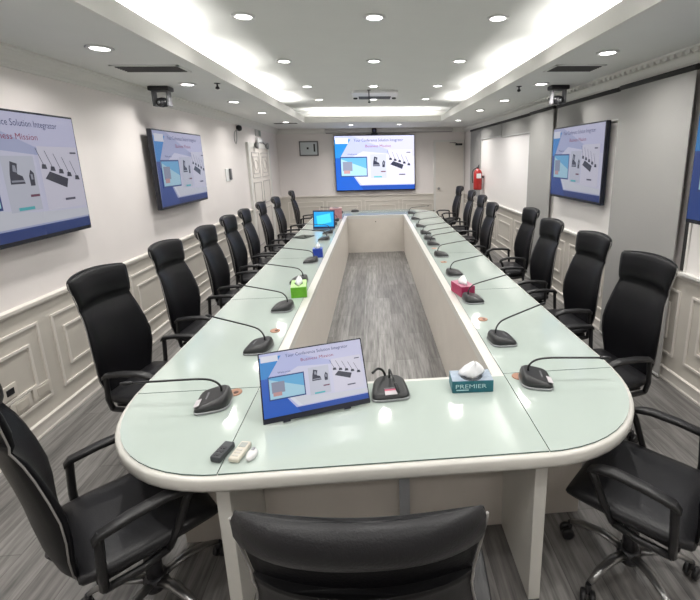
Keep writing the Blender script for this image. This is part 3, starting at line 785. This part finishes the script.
# ------------------------------------------------------------------ tissue boxes
def tissue_box(name, label, x, y, rz, wx, wy, h, col, col2, txt=None, tuft=True, th=.055):
    t = thing(name, label, 'tissue box', (x, y, .7503), rz, 'tissue boxes on the table')
    m1 = mat(name + '_c_%.2f%.2f' % (col[0], col[1]), col, .45, noise=.12, nscale=30); m2 = mat(name + '_t_%.2f%.2f' % (col2[0], col2[1]), col2, .5, noise=.15, nscale=40)
    MB().use(m1).box(-wx, wx, -wy, wy, 0, h * .97, .002).use(m2).box(-wx + .001, wx - .001, -wy + .001, wy - .001, h * .97, h).build('carton', t)
    MB().use(mat('slot_dark', (.05, .06, .07), .7)).lathe([(.4 * wx * 1.4, h + .0002), (.4 * wx * 1.4, h + .001)], n=16).build('slot', t)
    if txt:
        b = MB().use(mat('premier_ink', (.5, .72, .74), .5)); text(b, txt, -wx * .86, h * .38, h * .48, -wy - .001, width=wx * 1.5); b.box(-wx * .8, -wx * .2, -wy - .0012, -wy - .0002, h * .2, h * .28); b.build('printed_name', t)
    if tuft:
        b = MB().use(PAPER); rings = []
        for (f, r_, dx) in ((0, 1, 0), (.3, 1.05, .0), (.6, .75, .05), (.85, .4, .12), (1, .10, .16)):
            rings.append([(wx * (.42 if not txt else .55) * r_ * math.cos(a) * (1 + .25 * math.sin(3 * a + f * 3)) + dx * wx, wy * .62 * r_ * math.sin(a) * (1 + .3 * math.cos(4 * a + f * 2)), h + .001 + f * th * (1 + .25 * math.sin(a * 3 + 1))) for a in [2 * PI * k / 16 for k in range(16)]])
        b.loft(rings).build('tissue', t)
    return t
tissue_box('tissue_box', 'teal tissue box with a white tissue on the near table head', .438, 1.815, D(-2), .098, .052, .062, (.012, .13, .17), (.30, .36, .44), 'PREMIER', th=.06)
tissue_box('tissue_box', 'bright green tissue box on the left wing among the microphones', -.645, 3.40, D(8), .062, .11, .09, (.13, .42, .02), (.40, .62, .25))
tissue_box('tissue_box', 'dark pink tissue box with white tissue on the right wing', .70, 3.24, D(14), .06, .10, .085, (.36, .02, .09), (.42, .15, .22))
tissue_box('tissue_box', 'small deep blue tissue box right behind a microphone on the left wing', -.66, 4.76, D(4), .055, .05, .10, (.012, .045, .35), (.04, .10, .45))
tissue_box('tissue_box', 'pale red flowered tissue box far along the left wing behind the laptop', -.72, 7.95, D(4), .11, .1, .2, (.42, .20, .22), (.5, .35, .35), None, False)

# laptop far on the left wing
t = thing('laptop', 'open laptop with a bright blue screen far along the left wing', 'laptop', (-.81, 6.72, .7503), D(-3))
MB().use(mat('laptop_body', (.06, .07, .09), .35)).box(-.165, .165, -.14, .0, 0, .016, .004).build('keyboard_base', t)
b = MB(); b.M = Matrix.Translation((0, .0, .012)) @ Matrix.Rotation(D(-12), 4, 'X')
b.use(mat('laptop_lid', (.01, .03, .10), .3)).box(-.175, .175, 0, .01, 0, .29, .004); lid = b.build('screen_lid', t)
b = MB(); b.M = Matrix.Translation((0, .0, .012)) @ Matrix.Rotation(D(-12), 4, 'X')
b.use(emi('laptop_blue', (.0, .33, .80), 1.2)).poly([(-.155, -.001, .03), (.155, -.001, .03), (.155, -.001, .265), (-.155, -.001, .265)])
b.use(emi('laptop_cyan', (.05, .62, .90), 1.2)).poly([(-.10, -.002, .05), (.12, -.002, .10), (.10, -.002, .24), (-.12, -.002, .20)])
b.build('screen_picture', lid, recalc=False)
# dark folder beside it
t = thing('tablet', 'black tablet lying flat on the left wing in front of the laptop', 'tablet', (-1.03, 6.06, .7503), D(-30))
MB().use(BLACK).box(-.10, .10, -.12, .12, 0, .012, .004).build('body', t); MB().use(mat('tablet_glass', (.03, .05, .04), .1)).box(-.085, .085, -.105, .105, .0121, .0135).build('glass', t)

# remote controls at the near left corner
def remote(label, x, y, rz, w_, l_, h_, m_, kind):
    t = thing('remote_control', label, 'remote control', (x, y, .7503), rz, 'remotes at the near left corner')
    MB().use(m_).box(-w_, w_, -l_, l_, 0, h_, .007).build('body', t)
    if kind == 0:
        b = MB().use(DARKM)
        for i in range(3):
            for j in range(2): b.box(-.012 + j * .014, -.002 + j * .014, -.04 + i * .02, -.028 + i * .02, h_, h_ + .002)
        b.build('buttons', t)
    else:
        MB().use(mat('lcd', (.32, .34, .32), .3)).box(-w_ * .6, w_ * .6, l_ * .25, l_ * .75, h_, h_ + .0015).build('display', t)
        b = MB().use(mat('key_grey', (.5, .49, .45), .5))
        for i in range(3): b.box(-.012, .012, -.038 + i * .016, -.030 + i * .016, h_, h_ + .002)
        b.build('buttons', t)
remote('black remote control at the near left corner of the glass', -.605, 1.44, D(-17), .022, .048, .026, mat('remote_black', (.035, .04, .045), .4), 0)
remote('beige remote control with small display beside the black remote', -.540, 1.437, D(-12), .022, .052, .02, mat('remote_beige', (.58, .55, .47), .4), 1)
t = thing('computer_mouse', 'small white clicker beside the beige remote on the glass', 'mouse', (-.492, 1.418, .7503), D(-10))
MB().use(WHITEP).lathe([(.019, 0), (.022, .008), (.018, .018), (.004, .023)], n=16).build('shell', t)
for ob in t.children: ob.scale = (.85, 1.5, 1)
MB().use(mat('wheel_grey', (.25, .26, .28), .5)).box(-.005, .005, .005, .022, .018, .024).build('wheel', t)
